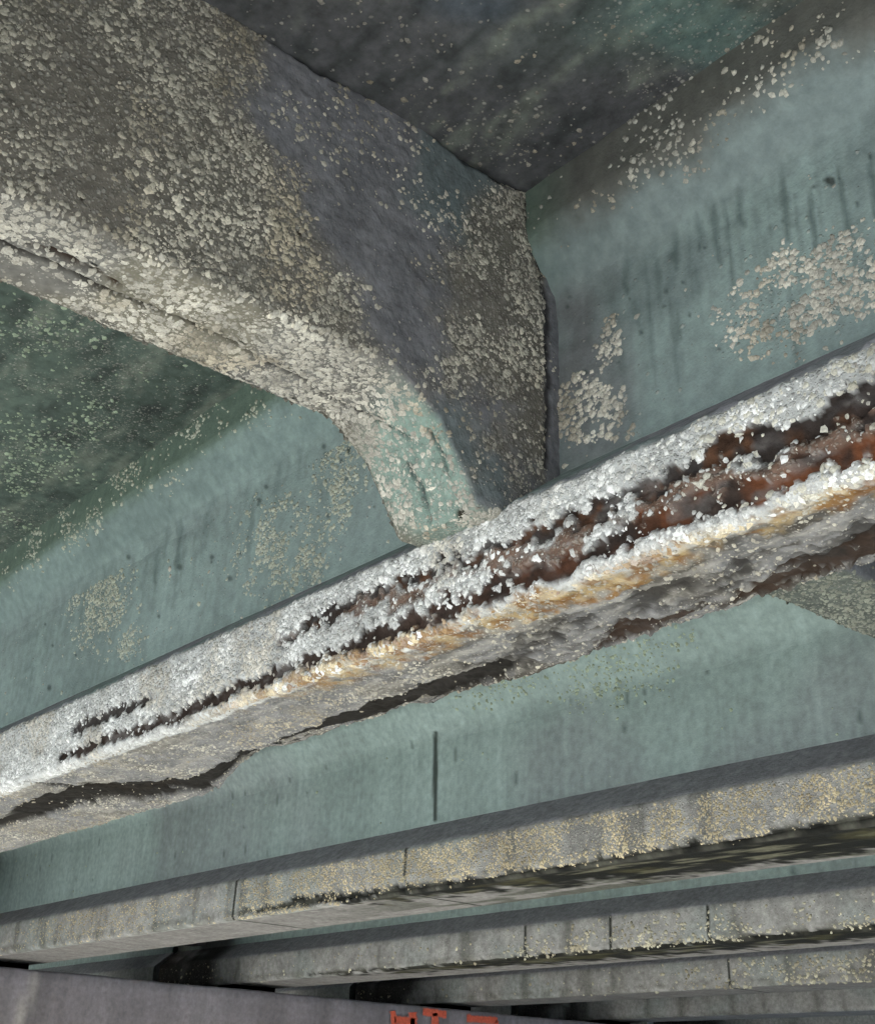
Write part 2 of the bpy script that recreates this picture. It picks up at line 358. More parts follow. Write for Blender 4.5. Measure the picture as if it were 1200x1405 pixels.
def a_disp(V, N, px):
    m = a_masks(V, px)
    lay = fbm(V * np.array([.4, 1.3, 1.3]), 16, 4, 87) * 5; lay = np.floor(lay) + ss(lay - np.floor(lay), .35, .65)
    D = (fbm(V, 12, 4, 2) - 0.5) * 0.009 + (fbm(V, 60, 2, 8) - 0.5) * 0.006 + (.004 * (lay - 2.5) + .010 * (fbm(V, 85, 2, 89) - .5)) * m['soffit'] * (.3 + .7 * ss(px[..., 0], 450, 800))
    sp = np.maximum.reduce([m['up'], m['lo'], m['left'], .8 * m['mid']])
    D = D + sp * ((fbm(V, 60, 3, 18) - .5) * .005 + (fbm(V * np.array([.15, 1, 1]), 60, 3, 19) - .5) * .008)
    bev = V[..., 2] > H + ZF + 0.02
    D = np.where(bev, D * 0.25, D)
    D = D - 0.010 * m['up'] - 0.010 * m['lo'] - 0.009 * m['left'] - 0.004 * m['mid'] * ss(fbm(V, 30, 3, 20), .4, .6)
    D = D + 0.005 * ss(fbm(V, 26, 3, 31), 0.5, 0.7) * (m['side'] | m['soffit'])
    D = D - 0.018 * m['sof'] - 0.010 * m['sof2'] - 0.014 * m['far'] - 0.010 * m['dark']
    # far lower corner broken away where the flange has delaminated
    fe = DA + 0.36 + 0.10 * (fbm(V, 3, 4, 77) - .5)
    far = ss(V[..., 1], fe, fe + 0.06) * (V[..., 2] < H + 0.2) * (0.75 + 0.5 * fbm(V, 7, 3, 78))
    far = far * ss(px[..., 0], 290, 350)
    off = N * D[..., None]
    off[..., 2] += far * (0.07 + 0.02 * fbm(V, 8, 2, 4)) * (1 - ss(V[..., 2], H + .05, H + .22))
    off[..., 1] -= far * 0.03 * (V[..., 1] > DA + BW - 0.03)
    # end rings stay put
    return off
def a_colour(V, px, N):
    m = a_masks(V, px)
    V = m['V']; n1 = fbm(V, 14, 4, 5); n2 = fbm(V, 45, 3, 6)
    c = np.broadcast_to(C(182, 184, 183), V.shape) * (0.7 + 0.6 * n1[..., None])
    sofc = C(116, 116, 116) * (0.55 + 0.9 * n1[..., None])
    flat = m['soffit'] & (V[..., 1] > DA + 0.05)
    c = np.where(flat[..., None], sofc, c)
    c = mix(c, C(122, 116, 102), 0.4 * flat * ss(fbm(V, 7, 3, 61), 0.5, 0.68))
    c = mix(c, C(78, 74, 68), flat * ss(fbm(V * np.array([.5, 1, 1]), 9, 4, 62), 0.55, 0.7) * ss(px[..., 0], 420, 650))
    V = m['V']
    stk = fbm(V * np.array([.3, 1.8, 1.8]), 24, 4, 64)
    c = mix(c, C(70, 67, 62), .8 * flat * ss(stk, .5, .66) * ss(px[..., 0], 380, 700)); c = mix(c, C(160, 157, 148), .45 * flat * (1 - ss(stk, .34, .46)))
    bev = m['bevel']
    bc = mix(C(152, 152, 158) * (0.75 + 0.5 * n1[..., None]), C(142, 156, 154), ss(fbm(V, 3, 3, 63), .45, .65))
    c = np.where(bev[..., None], bc, c)
    red = ss(px[..., 0], 480, 1000)
    c = mix(c, C(104, 78, 62), 0.92 * m['mid'] * ss(fbm(V * np.array([.5, 1, 1]), 26, 4, 79), .42, .52) * ss(px[..., 0], 340, 420))
    c = mix(c, C(172, 150, 108), 0.75 * m['stain'] * ss(fbm(V, 20, 4, 71), 0.36, 0.56) * ss(px[..., 0], 230, 420))
    c = mix(c, C(116, 82, 46), 0.85 * m['stain'] * ss(fbm(V, 24, 4, 72), 0.46, 0.56) * ss(px[..., 0], 330, 460))
    dk = C(50, 44, 42); c = mix(c, dk, 0.95 * np.maximum(m['up'], m['left']))
    c = mix(c, C(92, 64, 46), 0.8 * m['up'] * ss(fbm(V, 18, 3, 73), 0.5, 0.65))
    lo = mix(np.broadcast_to(C(58, 50, 46), V.shape), C(104, 66, 46), red * ss(fbm(V, 16, 3, 74), 0.32, 0.6))
    c = np.where((m['lo'] > 0)[..., None], c + (lo - c) * m['lo'][..., None], c)
    sp = np.maximum.reduce([m['up'], m['lo'], m['mid']]); fl_ = fbm(V * np.array([.35, 1, 1]), 42, 4, 75)
    c = mix(c, C(112, 108, 106), .5 * sp * ss(fl_, .56, .64)); c = mix(c, C(44, 36, 32), .6 * sp * (1 - ss(fl_, .38, .46)))
    c = mix(c, C(30, 28, 25), 0.96 * m['sof']); c = mix(c, C(40, 37, 33), 0.9 * m['sof2'])  # soffit cracks: depth shade put into the dark colour, the groove itself is shallow
    c = mix(c, C(50, 38, 30), 0.92 * m['far']); c = mix(c, C(48, 46, 44), 0.85 * m['dark'])
    return np.clip(c, 0.004, 0.8)
def a_web_disp(V, N, px):
    D = (fbm(V, 5, 3, 12) - 0.5) * 0.008
    return N * D[..., None]
def pick_speckle(V, scale, lo, hi, seed): return ss(fbm(V, scale, 3, seed), lo, hi)
def a_web_colour(V, px):
    c = web_colour(V, px)
    right = ss(px[..., 0], 700, 860)
    c = mix(c, C(122, 134, 135), 0.55 * right * ss(fbm(V, 2.2, 3, 81), .35, .6))
    c = mix(c, C(118, 117, 120), blob(warp(px, V, 60, 5, 93), 795, 500, 55, 190, 0, .8) * 0.8)
    w = warp(px, V, 5, 30, 3)
    for x0, y0, x1, y1, hw in [(1068, 215, 1082, 330, 6), (1010, 230, 1018, 310, 5), (975, 260, 985, 360, 5), (955, 270, 960, 345, 4), (1110, 260, 1118, 340, 5), (860, 340, 858, 400, 5), (925, 300, 928, 370, 5), (1150, 230, 1165, 320, 5), (1190, 210, 1204, 300, 5)]:
        c = mix(c, C(84, 99, 97), 0.6 * stroke(w, [(x0, y0, hw * .5), ((x0 + x1) / 2, (y0 + y1) / 2, hw), (x1, y1, hw * .6)], 7))
    rs = np.random.default_rng(3)
    for k in range(34):                # drip streaks under the fillet
        x0 = rs.uniform(850, 1230); y0 = 330 - (x0 - 860) * .42 + rs.uniform(-15, 150); l = rs.uniform(20, 150)
        c = mix(c, C(84, 98, 96), rs.uniform(.1, .5) * stroke(w, [(x0, y0, 1.5), (x0 + l * .05, y0 + l * .4, rs.uniform(2, 5)), (x0 + l * .1, y0 + l, 1.2)], 6))
    for k in range(26):                # and down the left bay
        x0 = rs.uniform(20, 430); y0 = 850 - x0 * .6 + rs.uniform(-5, 40); l = rs.uniform(30, 120)
        c = mix(c, C(100, 116, 113), rs.uniform(.25, .55) * stroke(w, [(x0, y0, 1.5), (x0 - l * .06, y0 + l * .4, rs.uniform(2, 4)), (x0 - l * .12, y0 + l, 1.2)], 6))
    for k in range(70):                # pores
        x0 = rs.uniform(0, 1200); y0 = np.interp(x0, [0, 430, 760, 1200], [900, 660, 480, 280]) + rs.uniform(-70, 90); r = rs.uniform(1.5, 3.5)
        c = mix(c, C(60, 70, 68), .7 * blob(px, x0, y0, r, r * 1.2))
    for x0, y0, r in [(1140, 250, 10), (985, 478, 4), (880, 720, 4)]: c = mix(c, DARK, 0.8 * blob(w, x0, y0, r * .6, r * .6))
    c = mix(c, C(50, 56, 54), 0.8 * stroke(w, [(25, 928, 2), (31, 945, 3), (28, 965, 2), (22, 972, 1)], 3))
    return np.clip(c, 0.004, 0.8)
def a_top_colour(V, px):
    c = np.broadcast_to(C(132, 150, 147), V.shape) * (0.75 + 0.5 * fbm(V, 4, 4, 91)[..., None])
    right = ss(px[..., 0], 700, 800)
    c = mix(c, C(136, 148, 148), right * 0.8)
    wc = a_web_colour(V, px); k = ss(V[..., 2] + .04 * (fbm(V, 6, 3, 92) - .5), H + ZW - .05, H + ZW + .05)[..., None]; c = wc + (c - wc) * k
    gr_ = right * .05 + .035
    edge = ss(V[..., 2] + gr_ * 1.6 * (fbm(V, 6, 5, 95, .6) - .5), H + ZT - 0.015 - gr_ * .6, H + ZT + 0.03)
    c = mix(c, mix(np.broadcast_to(C(104, 122, 108), V.shape), C(98, 96, 90), right), 0.9 * edge)
    return c
rootA = empty('concrete_girder', 2.4, DA + BW / 2, H)
tag(rootA, 'concrete girder with rusted, spalled lower flange crusted with white barnacles', 'girder', 'bridge girders')
usA = ugrid(-9.0, UEND, 0.0068, 0.25, 0.8, 5.1)
def a_shell(V, px):
    m = a_masks(V, px); sp = np.maximum.reduce([m['up'], m['lo'], m['left'], m['sof'], m['sof2'], m['far'], m['dark'], 
        .25 * m['mid']])
    left = 1 - ss(px[..., 0], 450, 800)
    return np.where(m['bevel'], 0.03, np.where(m['side'], 0.85, 0.45 + .3 * left)) * (1 - sp)
WL = [(385, 755, 55, 60, 0, .6), (470, 655, 28, 60, 10, .7), (140, 820, 34, 70, 0, .7), (165, 870, 30, 30, 0, .7)]
WR = [(1110, 410, 110, 62, -28, .5), (830, 470, 12, 42, 12, .6), (800, 570, 52, 40, -20, .5)]
def a_webshell(V, px):
    w = warp(px, V, 22, 12, 44)
    return .015 + .5 * np.maximum.reduce([blob(w, *b) for b in WL + WR]) * ss(fbm(V, 12, 2, 36), .3, .55)
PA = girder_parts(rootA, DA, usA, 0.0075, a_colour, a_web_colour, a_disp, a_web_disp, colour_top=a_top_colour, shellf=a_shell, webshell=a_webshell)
pads(rootA, DA, [UCAP + 0.5])

mbb = MB()
_, V, N, px = PA['bottom_flange']; m = a_masks(V, px)
spall = np.clip(np.maximum.reduce([m['up'], m['lo'], m['left']]), 0, 1)
side = m['side'] & ~m['bevel']
vis = ss(px[..., 0], -160, -20) * (1 - ss(px[..., 0], 1260, 1400)) * (V[..., 0] < 6) * (V[..., 0] > 0.5)
den = side * vis * (1 - 0.96 * spall) * (1 - 0.8 * m['mid'] * ss(fbm(m['V'] * np.array([.5, 1, 1]), 26, 4, 79), .40, .5)) * (2500 + 9000 * ss(fbm(V, 10, 3, 33), 0.32, 0.55))
# a smoother bare bit on the side face
den = den * (1 - 0.9 * blob(px, 255, 895, 45, 14, -25)) * (1 - .7 * blob(px, 10, 1020, 40, 30))
def a_side_col(P, n):
    px_ = proj(P); c = calm(C(214, 215, 213), .4)(P, n)
    st = stroke(px_, STAIN, 24) * ss(px_[:, 0], 230, 420)
    c = mix(c, C(200, 180, 134) * (0.8 + .4 * rng.random((n, 1))), 0.75 * st * (rng.random(n) < 0.65))
    c = mix(c, C(136, 100, 60), 0.8 * st * (fbm(P, 15, 3, 72) > .5))
    yel = ss(px_[:, 0], 850, 1000) * (px_[:, 1] < 700) * (rng.random(n) < 0.5)
    return mix(c, C(196, 192, 174), yel * 0.7)
scatter(mbb, V, N, den * 1.6, 0.0025, 0.0105, a_side_col, squash=0.2, cap=24000, pw=2)
sof = m['soffit'] & (m['V'][..., 1] > DA + 0.03)
den = sof * vis * (1 - 0.95 * np.maximum.reduce([m['sof'], m['far'], m['dark'], m['sof2']])) * (500 + 5500 * ss(fbm(V, 8, 3, 34), 0.42, 0.62) * (1 - 0.75 * ss(px[..., 0], 500, 900)))
scatter(mbb, V, N, den, 0.0025, 0.007, calm(C(168, 164, 152)), squash=0.5, cap=10000)
_, V, N, px = PA['web']
patch = lambda w, L: np.maximum.reduce([blob(w, *b) for b in L])
w = warp(px, V, 22, 12, 44)
wl = patch(w, [(385, 755, 55, 60, 0, .6), (470, 655, 28, 60, 10, .7), (140, 820, 34, 70, 0, .7), (165, 870, 30, 30, 0, .7)])
wr = patch(w, [(1110, 410, 110, 62, -28, .5), (830, 470, 12, 42, 12, .6), (800, 570, 52, 40, -20, .5)])
den = 10000 * wl * ss(fbm(V, 12, 2, 36), .3, .5) + 40
scatter(mbb, V, N, (13000 * wr * ss(fbm(V, 14, 2, 37), .25, .45) + 15) * (V[..., 0] > .5) * (V[..., 0] < 6), .0035, .0115, calm(C(206, 202, 190), .4), squash=.45, cap=4000, pw=1.6)
den = den * (V[..., 0] > 0.5) * (V[..., 0] < 6)
def web_b_col(P, n):
    q = proj(P); c = calm(C(184, 182, 172))(P, n)
    return mix(c, C(190, 196, 178) * (.8 + .4 * rng.random((n, 1))), 0.7 * (q[:, 0] < 560))
scatter(mbb, V, N, den, 0.003, 0.011, web_b_col, squash=0.35, cap=7000)
_, V, N, px = PA['top_flange']
edge = ss(V[..., 2] + .12 * (fbm(V, 6, 4, 95) - .5), H + ZT - 0.06, H + ZT + 0.02)
den = edge * (V[..., 0] > 0.4) * (V[..., 0] < 7) * (400 + 4200 * ss(fbm(V, 7, 3, 39), .47, .62))
scatter(mbb, V, N, den, 0.003, 0.010, web_b_col, squash=0.5, cap=4000)
tag(mbb.build('barnacles', M_BARN, rootA), kind='stuff')

# ---- exposed, corroded strands in the spall of girder A
def strand(name, pix, rad, root, dep, col):
    """a corroded strand lying in the flange side, following pixels given on that face"""
    pts = []
    for x, y in pix:
        r = RU @ _ray((x, y)); k = (DA + dep) / r[1]; pts.append(r * k)
    P = np.array(pts); t = np.linspace(0, len(P) - 1, 160); P = np.stack([np.interp(t, np.arange(len(P)), P[:, k]) for k in range(3)], 1)
    P[:, 2] += (fbm(P, 7, 3, 3) - .5) * 0.014
    th = np.arange(7) * 2 * math.pi / 7
    rr = rad * (0.15 + 1.7 * ss(fbm(P, 12, 3, 9), .3, .7))[:, None]
    V = P[:, None] + np.stack([np.zeros((160, 7)), np.cos(th)[None] * rr, np.sin(th)[None] * rr], -1)
    V = np.concatenate([V, V[:, :1]], 1)
    c = np.asarray(col) * (0.5 + fbm(V, 40, 3, 7)[..., None])
    mb = MB(); mb.add(V, c, quads=grid_quads(160, 8)); return mb.build(name, M_ROUGH, root)
strand('rusted_strand', [(790, 768), (850, 742), (900, 722), (1000, 688), (1100, 654), (1200, 612), (1300, 572)], 0.0045, rootA, 0.023, C(88, 60, 50))

# ---- the girders behind
def make_girder(d0, us, step, label, seed, barn, dark, crack_u=(), web_crack=None, stained=None, webk=1.0, shell=lambda V, px: 0.12 + 0 * V[..., 0]):
    root = empty('concrete_girder', 3.0, d0 + BW / 2, H); tag(root, label, 'girder', 'bridge girders')
    cr = np.array(crack_u)
    def disp(V, N, px):
        D = (fbm(V, 9, 3, seed) - .5) * 0.012
        side = (V[..., 2] < H + ZF)
        for c in cr: D = D - 0.02 * (np.abs(V[..., 0] - c) < 0.0035) * side
        D = D - 0.022 * dark(V, px) * (V[..., 1] < d0 + .02); D = np.where(V[..., 1] > d0 + .02, D * .35, D)
        return N * D[..., None]
    def colb(V, px, N):
        n1 = fbm(V, 10, 4, seed + 2)[..., None]; n2 = fbm(V, 2, 3, seed + 3)
        c = C(150, 150, 148) * (0.65 + 0.7 * n1)
        c = mix(c, C(144, 150, 148), .7 * ss(n2, .5, .65))
        bev = V[..., 2] > H + ZF + 0.004
        c = np.where(bev[..., None], C(150, 149, 155) * (0.75 + 0.5 * n1), c)
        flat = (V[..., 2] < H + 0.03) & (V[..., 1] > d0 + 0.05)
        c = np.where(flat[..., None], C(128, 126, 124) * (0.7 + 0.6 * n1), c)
        if d0 == DA + SP: c = mix(c, C(74, 76, 68), .85 * flat * ss(px[..., 0], 380, 650) * ss(fbm(V * np.array([.4, 2, 1]), 9, 4, 301), .38, .55))
        dk_ = dark(V, px); c = mix(c, C(22, 23, 20), 0.97 * dk_)
        fs = fbm(V * np.array([.3, 2.2, 1.5]), 11, 4, seed + 9); c = mix(c, C(104, 103, 88), .8 * flat * dk_ * ss(fs, .56, .66)); c = mix(c, C(74, 72, 50), .6 * flat * dk_ * ss(fbm(V, 6, 3, seed + 10), .56, .7))
        c = mix(c, C(78, 78, 72), .55 * (~flat) * (~bev) * ss(fbm(V * np.array([2.5, 1, .35]), 3, 4, seed + 11), .56, .7))
        low = (V[..., 2] < H + 0.05) & (V[..., 1] < d0 + 0.04)
        c = mix(c, C(92, 92, 84), 0.5 * low * ss(fbm(V, 12, 3, seed + 4), .42, .6))
        side = (V[..., 2] < H + ZF + 0.01)
        for q in cr: c = mix(c, C(60, 62, 58), 0.9 * (np.abs(V[..., 0] - q) < 0.012) * side)
        if stained: c = mix(c, C(50, 46, 46), 0.9 * stained(V))
        return np.clip(c, .004, .8)
    def colw(V, px):
        c = web_colour(V, px) * webk
        w = warp(px, V, 6, 8, seed)
        if web_crack:
            c = mix(c, C(52, 60, 56), 0.9 * stroke(px, web_crack, 3))
        for k in range(40):
            uu = rng.uniform(1, 11); zz = H + rng.uniform(ZB, ZW); l = rng.uniform(.01, .05)
            r = np.sqrt(((V[..., 0] - uu) / 0.012) ** 2 + ((V[..., 2] - zz) / l) ** 2); c = mix(c, C(72, 88, 84), 0.6 * (1 - ss(r, .5, 1.3)))
        if stained: c = mix(c, C(50, 46, 46), 0.9 * stained(V))
        return np.clip(c, .004, .8)
    parts = girder_parts(root, d0, us, step, colb, colw, disp, shellf=lambda V, px: shell(V, px) * (V[..., 1] < d0 + .05) * (V[..., 2] < H + ZF - .01) * (1 - dark(V, px)))
    pads(root, d0, [UCAP + 0.5])
    mb = MB(); _, V, N, px = parts['bottom_flange']
    barn(mb, V, N, px, parts)
    if mb.n: tag(mb.build('barnacles', M_BARN, root), kind='stuff')
    return root, parts
def u_at(x, y, d):
    r = RU @ _ray((x, y)); return r[0] / r[1] * d
def end_stain(V): return ss(V[..., 0], 11.35, 11.7) * ss(fbm(V, 3, 3, 5), .25, .45)
# second girder
DB = DA + SP
B_DARK = [(330, 1262, 3), (420, 1245, 8), (560, 1232, 10), (700, 1216, 13), (800, 1205, 17), (900, 1192, 20), (1000, 1180, 22), (1100, 1166, 24), (1200, 1150, 28), (1400, 1118, 30)]
def b_dark(V, px):
    w = warp(px, V, 12, 9, 71); w = warp(w, V, 9, 30, 72); w[..., 1] += 9
    return stroke(w, B_DARK, 6) * (V[..., 2] < H + 0.13)
def b_barn(mb, V, N, px, parts):
    side = (V[..., 1] < DB + 0.03) & (V[..., 2] < H + ZF - 0.01)
    vis = (px[..., 0] > -150) & (px[..., 0] < 1350) & (V[..., 0] > 0.5)
    dn = side * vis * (1 - .97 * b_dark(V, px)) * (300 + 7200 * ss(px[..., 0] + 160 * (fbm(V, 3, 3, 8) - .5), 250, 420)) * ss(fbm(V, 7, 3, 9), .28, .5)
    dn = np.maximum(dn, side * vis * 2600 * blob(px, 150, 1255, 110, 26, -12))
    scatter(mb, V, N, dn * 1.4, 0.003, 0.0095, calm(C(190, 178, 148)), squash=.4, cap=17000, sides=5)
    _, V, N, px = parts['web']; w = warp(px, V, 18, 10, 3)
    dn = patch(w, [(840, 930, 70, 40, -10, .6), (690, 945, 60, 16, -15, .6), (920, 880, 40, 16, -20, .6)]) * 1500 + 10
    dn = dn * (px[..., 0] > -100) * (px[..., 0] < 1300)
    scatter(mb, V, N, dn, 0.004, 0.012, lambda P, n: C(166, 178, 156) * (.75 + .5 * rng.random((n, 1))), squash=.5, cap=1500, sides=5)
    _, V, N, px = parts['top_flange']; w = warp(px, V, 18, 10, 3)
    dn = patch(w, [(840, 930, 70, 40, -10, .6), (690, 945, 60, 16, -15, .6), (920, 880, 40, 16, -20, .6)]) * 2600
    scatter(mb, V, N, dn, 0.004, 0.012, lambda P, n: C(166, 178, 156) * (.75 + .5 * rng.random((n, 1))), squash=.5, cap=1500, sides=5)
make_girder(DB, ugrid(-9, UEND, 0.022, 0.3, 2.0, 11.6, (u_at(322, 1235, DB), u_at(555, 1195, DB))), 0.018,
    'concrete girder with tan barnacles and black lower edge, next behind the rusted girder', 200, b_barn, b_dark,
    (u_at(322, 1235, DB), u_at(555, 1195, DB)), [(597, 1005, 2.5), (597, 1060, 3.5), (597, 1126, 2.5)], end_stain, 1.2, lambda V, px: .15 + .75 * ss(px[..., 0] + 120 * (fbm(V, 3, 3, 8) - .5), 250, 400))
# third girder
DC = DA + 2 * SP
C_DARK = [(420, 1338, 2), (600, 1328, 4), (800, 1312, 7), (1000, 1295, 8), (1200, 1278, 10), (1400, 1262, 10)]
def c_dark(V, px): return stroke(warp(warp(px, V, 5, 9, 31), V, 6, 24, 33), C_DARK, 3) * (V[..., 2] < H + 0.06)
def c_barn(mb, V, N, px, parts):
    side = (V[..., 1] < DC + 0.03) & (V[..., 2] < H + ZF - 0.01) & (px[..., 0] > 200) & (px[..., 0] < 1350)
    low = 1 - ss(V[..., 2], H + .05, H + .16)
    dn = side * (120 + 1500 * ss(px[..., 0] + 200 * (fbm(V, 3, 3, 8) - .5), 640, 800) * (0.3 + low) * ss(fbm(V, 6, 3, 9), .35, .55))
    scatter(mb, V, N, dn, 0.006, 0.016, calm(C(182, 178, 158)), squash=.6, cap=5000, sides=5)
cC = tuple(u_at(x, y, DC) for x, y in ((720, 1293), (837, 1281), (971, 1266)))
make_girder(DC, ugrid(-9, UEND, 0.04, 0.3, 3.0, 12.4, cC), 0.03, 'concrete girder with three dark vertical joints across its lower flange', 300, c_barn, c_dark, cC, None, end_stain)
DD = DA + 3 * SP
def no_dark(V, px): return np.zeros(V.shape[:-1])
def d_barn(mb, V, N, px, parts):
    side = (V[..., 1] < DD + 0.03) & (V[..., 2] < H + ZF - 0.01) & (px[..., 0] > 300) & (px[..., 0] < 1350)
    dn = side * (60 + 900 * ss(px[..., 0] + 120 * (fbm(V, 3, 3, 8) - .5), 900, 1020)) * ss(fbm(V, 5, 3, 9), .35, .55)
    scatter(mb, V, N, dn, 0.008, 0.020, calm(C(182, 178, 158)), squash=.6, cap=3500, sides=5)
make_girder(DD, ugrid(-9, UEND, 0.06, 0.4, 3.0, 12.4, (u_at(1000, 1345, DD),)), 0.04, 'pale grey concrete girder second behind the one with three vertical joints', 400, d_barn, no_dark, (u_at(1000, 1345, DD),), None, end_stain)
DE = DA + 4 * SP
make_girder(DE, ugrid(-9, UEND, 0.08, 0.4, 5.0, 12.4), 0.05, 'grey concrete girder between the pale grey girder and the far edge girder', 500, lambda *a: None, no_dark, (), None, end_stain)
DF = DA + 5 * SP
make_girder(DF, ugrid(-9, UEND, 0.2, 0.4, 5.0, 12.4), 0.06, 'far edge concrete girder, last in the row under the deck', 550, lambda *a: None, no_dark, (), None, end_stain)
D0 = DA - SP
make_girder(D0, ugrid(-9, UEND, 0.08, 0.4, 0.5, 4.0), 0.05, 'near edge concrete girder on the open side of the bridge', 600, lambda *a: None, no_dark, (), None, end_stain)
# the next span beyond the pier
for k, lab in ((1, 'next span girder lined up with the black edged girder beyond the pier'), (2, 'next span girder lined up with the three jointed girder beyond the pier'), (3, 'next span girder lined up with the pale grey girder beyond the pier'), (4, 'next span girder lined up with the girder just short of the far edge'), (5, 'next span girder lined up with the far edge girder beyond the pier')):
    r, _ = make_girder(DA + k * SP, np.linspace(UEND + 0.12, 28, 60), 0.08, lab, 700 + k, lambda *a: None, no_dark)
    r['group'] = 'girders of the next span'

# ---------------------------------------------------------------- cross beams
def zb_of(d, dA):
    x = np.array([-5, 1.492, 1.62, 1.735, 3]) - DA + dA; y = np.array([ZBOT, ZBOT, 1.40, 1.23, 1.23])
    return np.interp(d, x, y)
def cross_beam(root, d_lo, d_hi, zbf, step, dispf, colf, shellf=None):
    """profile (u,z) from the far top round the underside to the near top, swept along d"""
    ds = np.arange(d_lo, d_hi + step, step)
    nf, nb_, nr = 8, max(6, int((UL - UR) / step)), max(8, int((H + ZD - ZBOT) / step))
    top = H + ZD + 0.015; ch = 0.012
    zb = zbf(ds)[:, None]
    t = np.linspace(0, 1, nf)[None]; L1 = np.stack([np.full((len(ds), nf), UL), top + (zb + ch - top) * t], -1)
    t = np.linspace(0, 1, nb_)[None]; L2 = np.stack([UL - ch + (UR + ch - UL + ch) * t + 0 * zb, zb + 0 * t], -1)
    t = np.linspace(0, 1, nr)[None]; L3 = np.stack([np.full((len(ds), nr), UR), zb + ch + (top - zb - ch) * t], -1)
    UZ = np.concatenate([L1, L2, L3], 1)
    V = np.empty(UZ.shape[:2] + (3,)); V[..., 0] = UZ[..., 0]; V[..., 1] = ds[:, None]; V[..., 2] = UZ[..., 1]
    zone = np.concatenate([np.zeros(nf), np.ones(nb_), np.full(nr, 2)])[None] + 0 * zb
    N0 = -gnormals(V); px = proj(V); V = V + N0 * dispf(V, px, zone)[..., None]
    N = -gnormals(V)
    mb = MB(); mb.add(V, colf(V, px, zone), quads=grid_quads(*V.shape[:2]), shell=None if shellf is None else shellf(V, px, zone))
    body = mb.build('beam_body', M_ROUGH, root)
    return body, V, N, px, zone
CR1 = [(-40, 316, 2), (0, 333, 2.5), (70, 363, 3), (133, 393, 3), (213, 422, 2), (300, 462, 1.5), (420, 525, 1.2), (560, 600, 1)]
CR2 = [(38, 334, 2), (80, 350, 3.5), (120, 368, 4), (165, 391, 2.5)]
DECKLINE = [(330, 15, 8), (400, 60, 10), (450, 92, 12), (500, 118, 9), (560, 145, 9), (600, 175, 10), (640, 215, 9), (680, 240, 10), (720, 250, 6)]
CORNER = [(722, 262, 2), (722, 300, 3), (742, 375, 3), (750, 420, 3.5), (752, 560, 3.5), (748, 640, 3)]
HAUNCH_CRACKS = [[(555, 632, 1.5), (575, 670, 3.5), (590, 715, 1.5)], [(588, 590, 1.5), (600, 612, 2.5), (615, 650, 1)]]
def dg_disp(V, px, z):
    w = warp(px, V, 4, 25, 3)
    D = (fbm(V, 9, 4, 51) - .5) * np.where(z == 2, .008, .018) + (fbm(V, 50, 2, 52) - .5) * 0.006
    D = D - 0.010 * stroke(w, CR1, 3) * (z == 1) - 0.018 * stroke(w, CR2, 3) * (z == 1) - 0.005 * stroke(w, CORNER, 3) * (z == 2)
    for h in HAUNCH_CRACKS: D = D - 0.015 * stroke(w, h, 3) * (z == 1)
    return D - 0.02 * stroke(warp(px, V, 14, 8, 4), DECKLINE, 8) * (z == 2)
def brown_mask(px, V):
    """rough barnacled part of the near face"""
    bx = np.interp(px[..., 1], [-200, 60, 180, 330, 400, 480, 560, 650, 700], [330, 345, 345, 412, 465, 545, 585, 630, 640])
    bx = bx + (fbm(V, 6, 5, 57, .65) - .5) * 260
    return 1 - ss(px[..., 0], bx - 55, bx + 45)
def patch_mask(px, V):
    lx = np.interp(px[..., 1], [240, 300, 360, 480, 600, 660], [655, 650, 612, 625, 660, 690]) + (fbm(V, 8, 5, 58, .65) - .5) * 200
    return ss(px[..., 0], lx - 35, lx + 40) * (1 - ss(px[..., 0], 742, 752)) * ss(px[..., 1], 235, 275)
def dg_colour(V, px, z):
    n1 = fbm(V, 12, 4, 53)[..., None]; n2 = fbm(V, 3, 3, 54)
    face = C(116, 116, 120) * (0.7 + 0.6 * n1)
    face = mix(face, C(98, 112, 112), .6 * ss(n2, .5, .66))
    face = mix(face, C(112, 107, 98), 0.85 * np.maximum(brown_mask(px, V), patch_mask(px, V)))
    und = C(106, 105, 101) * (0.65 + 0.7 * n1)
    und = mix(und, C(120, 116, 100), ss(n2, .45, .6) * .6)
    c = np.where((z == 2)[..., None], face, und)
    h = (z == 1) * blob(warp(px, V, 25, 9, 94), 580, 640, 70, 105, -20, .4)
    c = mix(c, C(124, 148, 140), 0.8 * h)
    w = warp(px, V, 5, 25, 3)
    c = mix(c, C(40, 37, 34), 0.9 * stroke(w, CR1, 4) * (z == 1)); c = mix(c, C(48, 30, 18), 0.97 * stroke(w, CR2, 4) * (z == 1))
    c = mix(c, C(52, 50, 50), 0.9 * stroke(w, CORNER, 4) * (z == 2))
    for hc in HAUNCH_CRACKS: c = mix(c, C(70, 82, 82), 0.85 * stroke(w, hc, 3) * (z == 1))
    c = mix(c, C(44, 44, 46), 0.85 * stroke(warp(px, V, 16, 8, 4), DECKLINE, 12) * (z == 2))
    for x, y, r in [(412, 320, 4), (112, 272, 4), (634, 705, 8)]: c = mix(c, C(40, 34, 26), blob(px, x, y, r, r))
    return np.clip(c, .004, .8)
rootD = empty('concrete_diaphragm', (UR + UL) / 2, 1.2, ZBOT)
tag(rootD, 'barnacled cross beam in front of the rusted girder, with a flared end', 'cross beam', 'cross beams between girders')
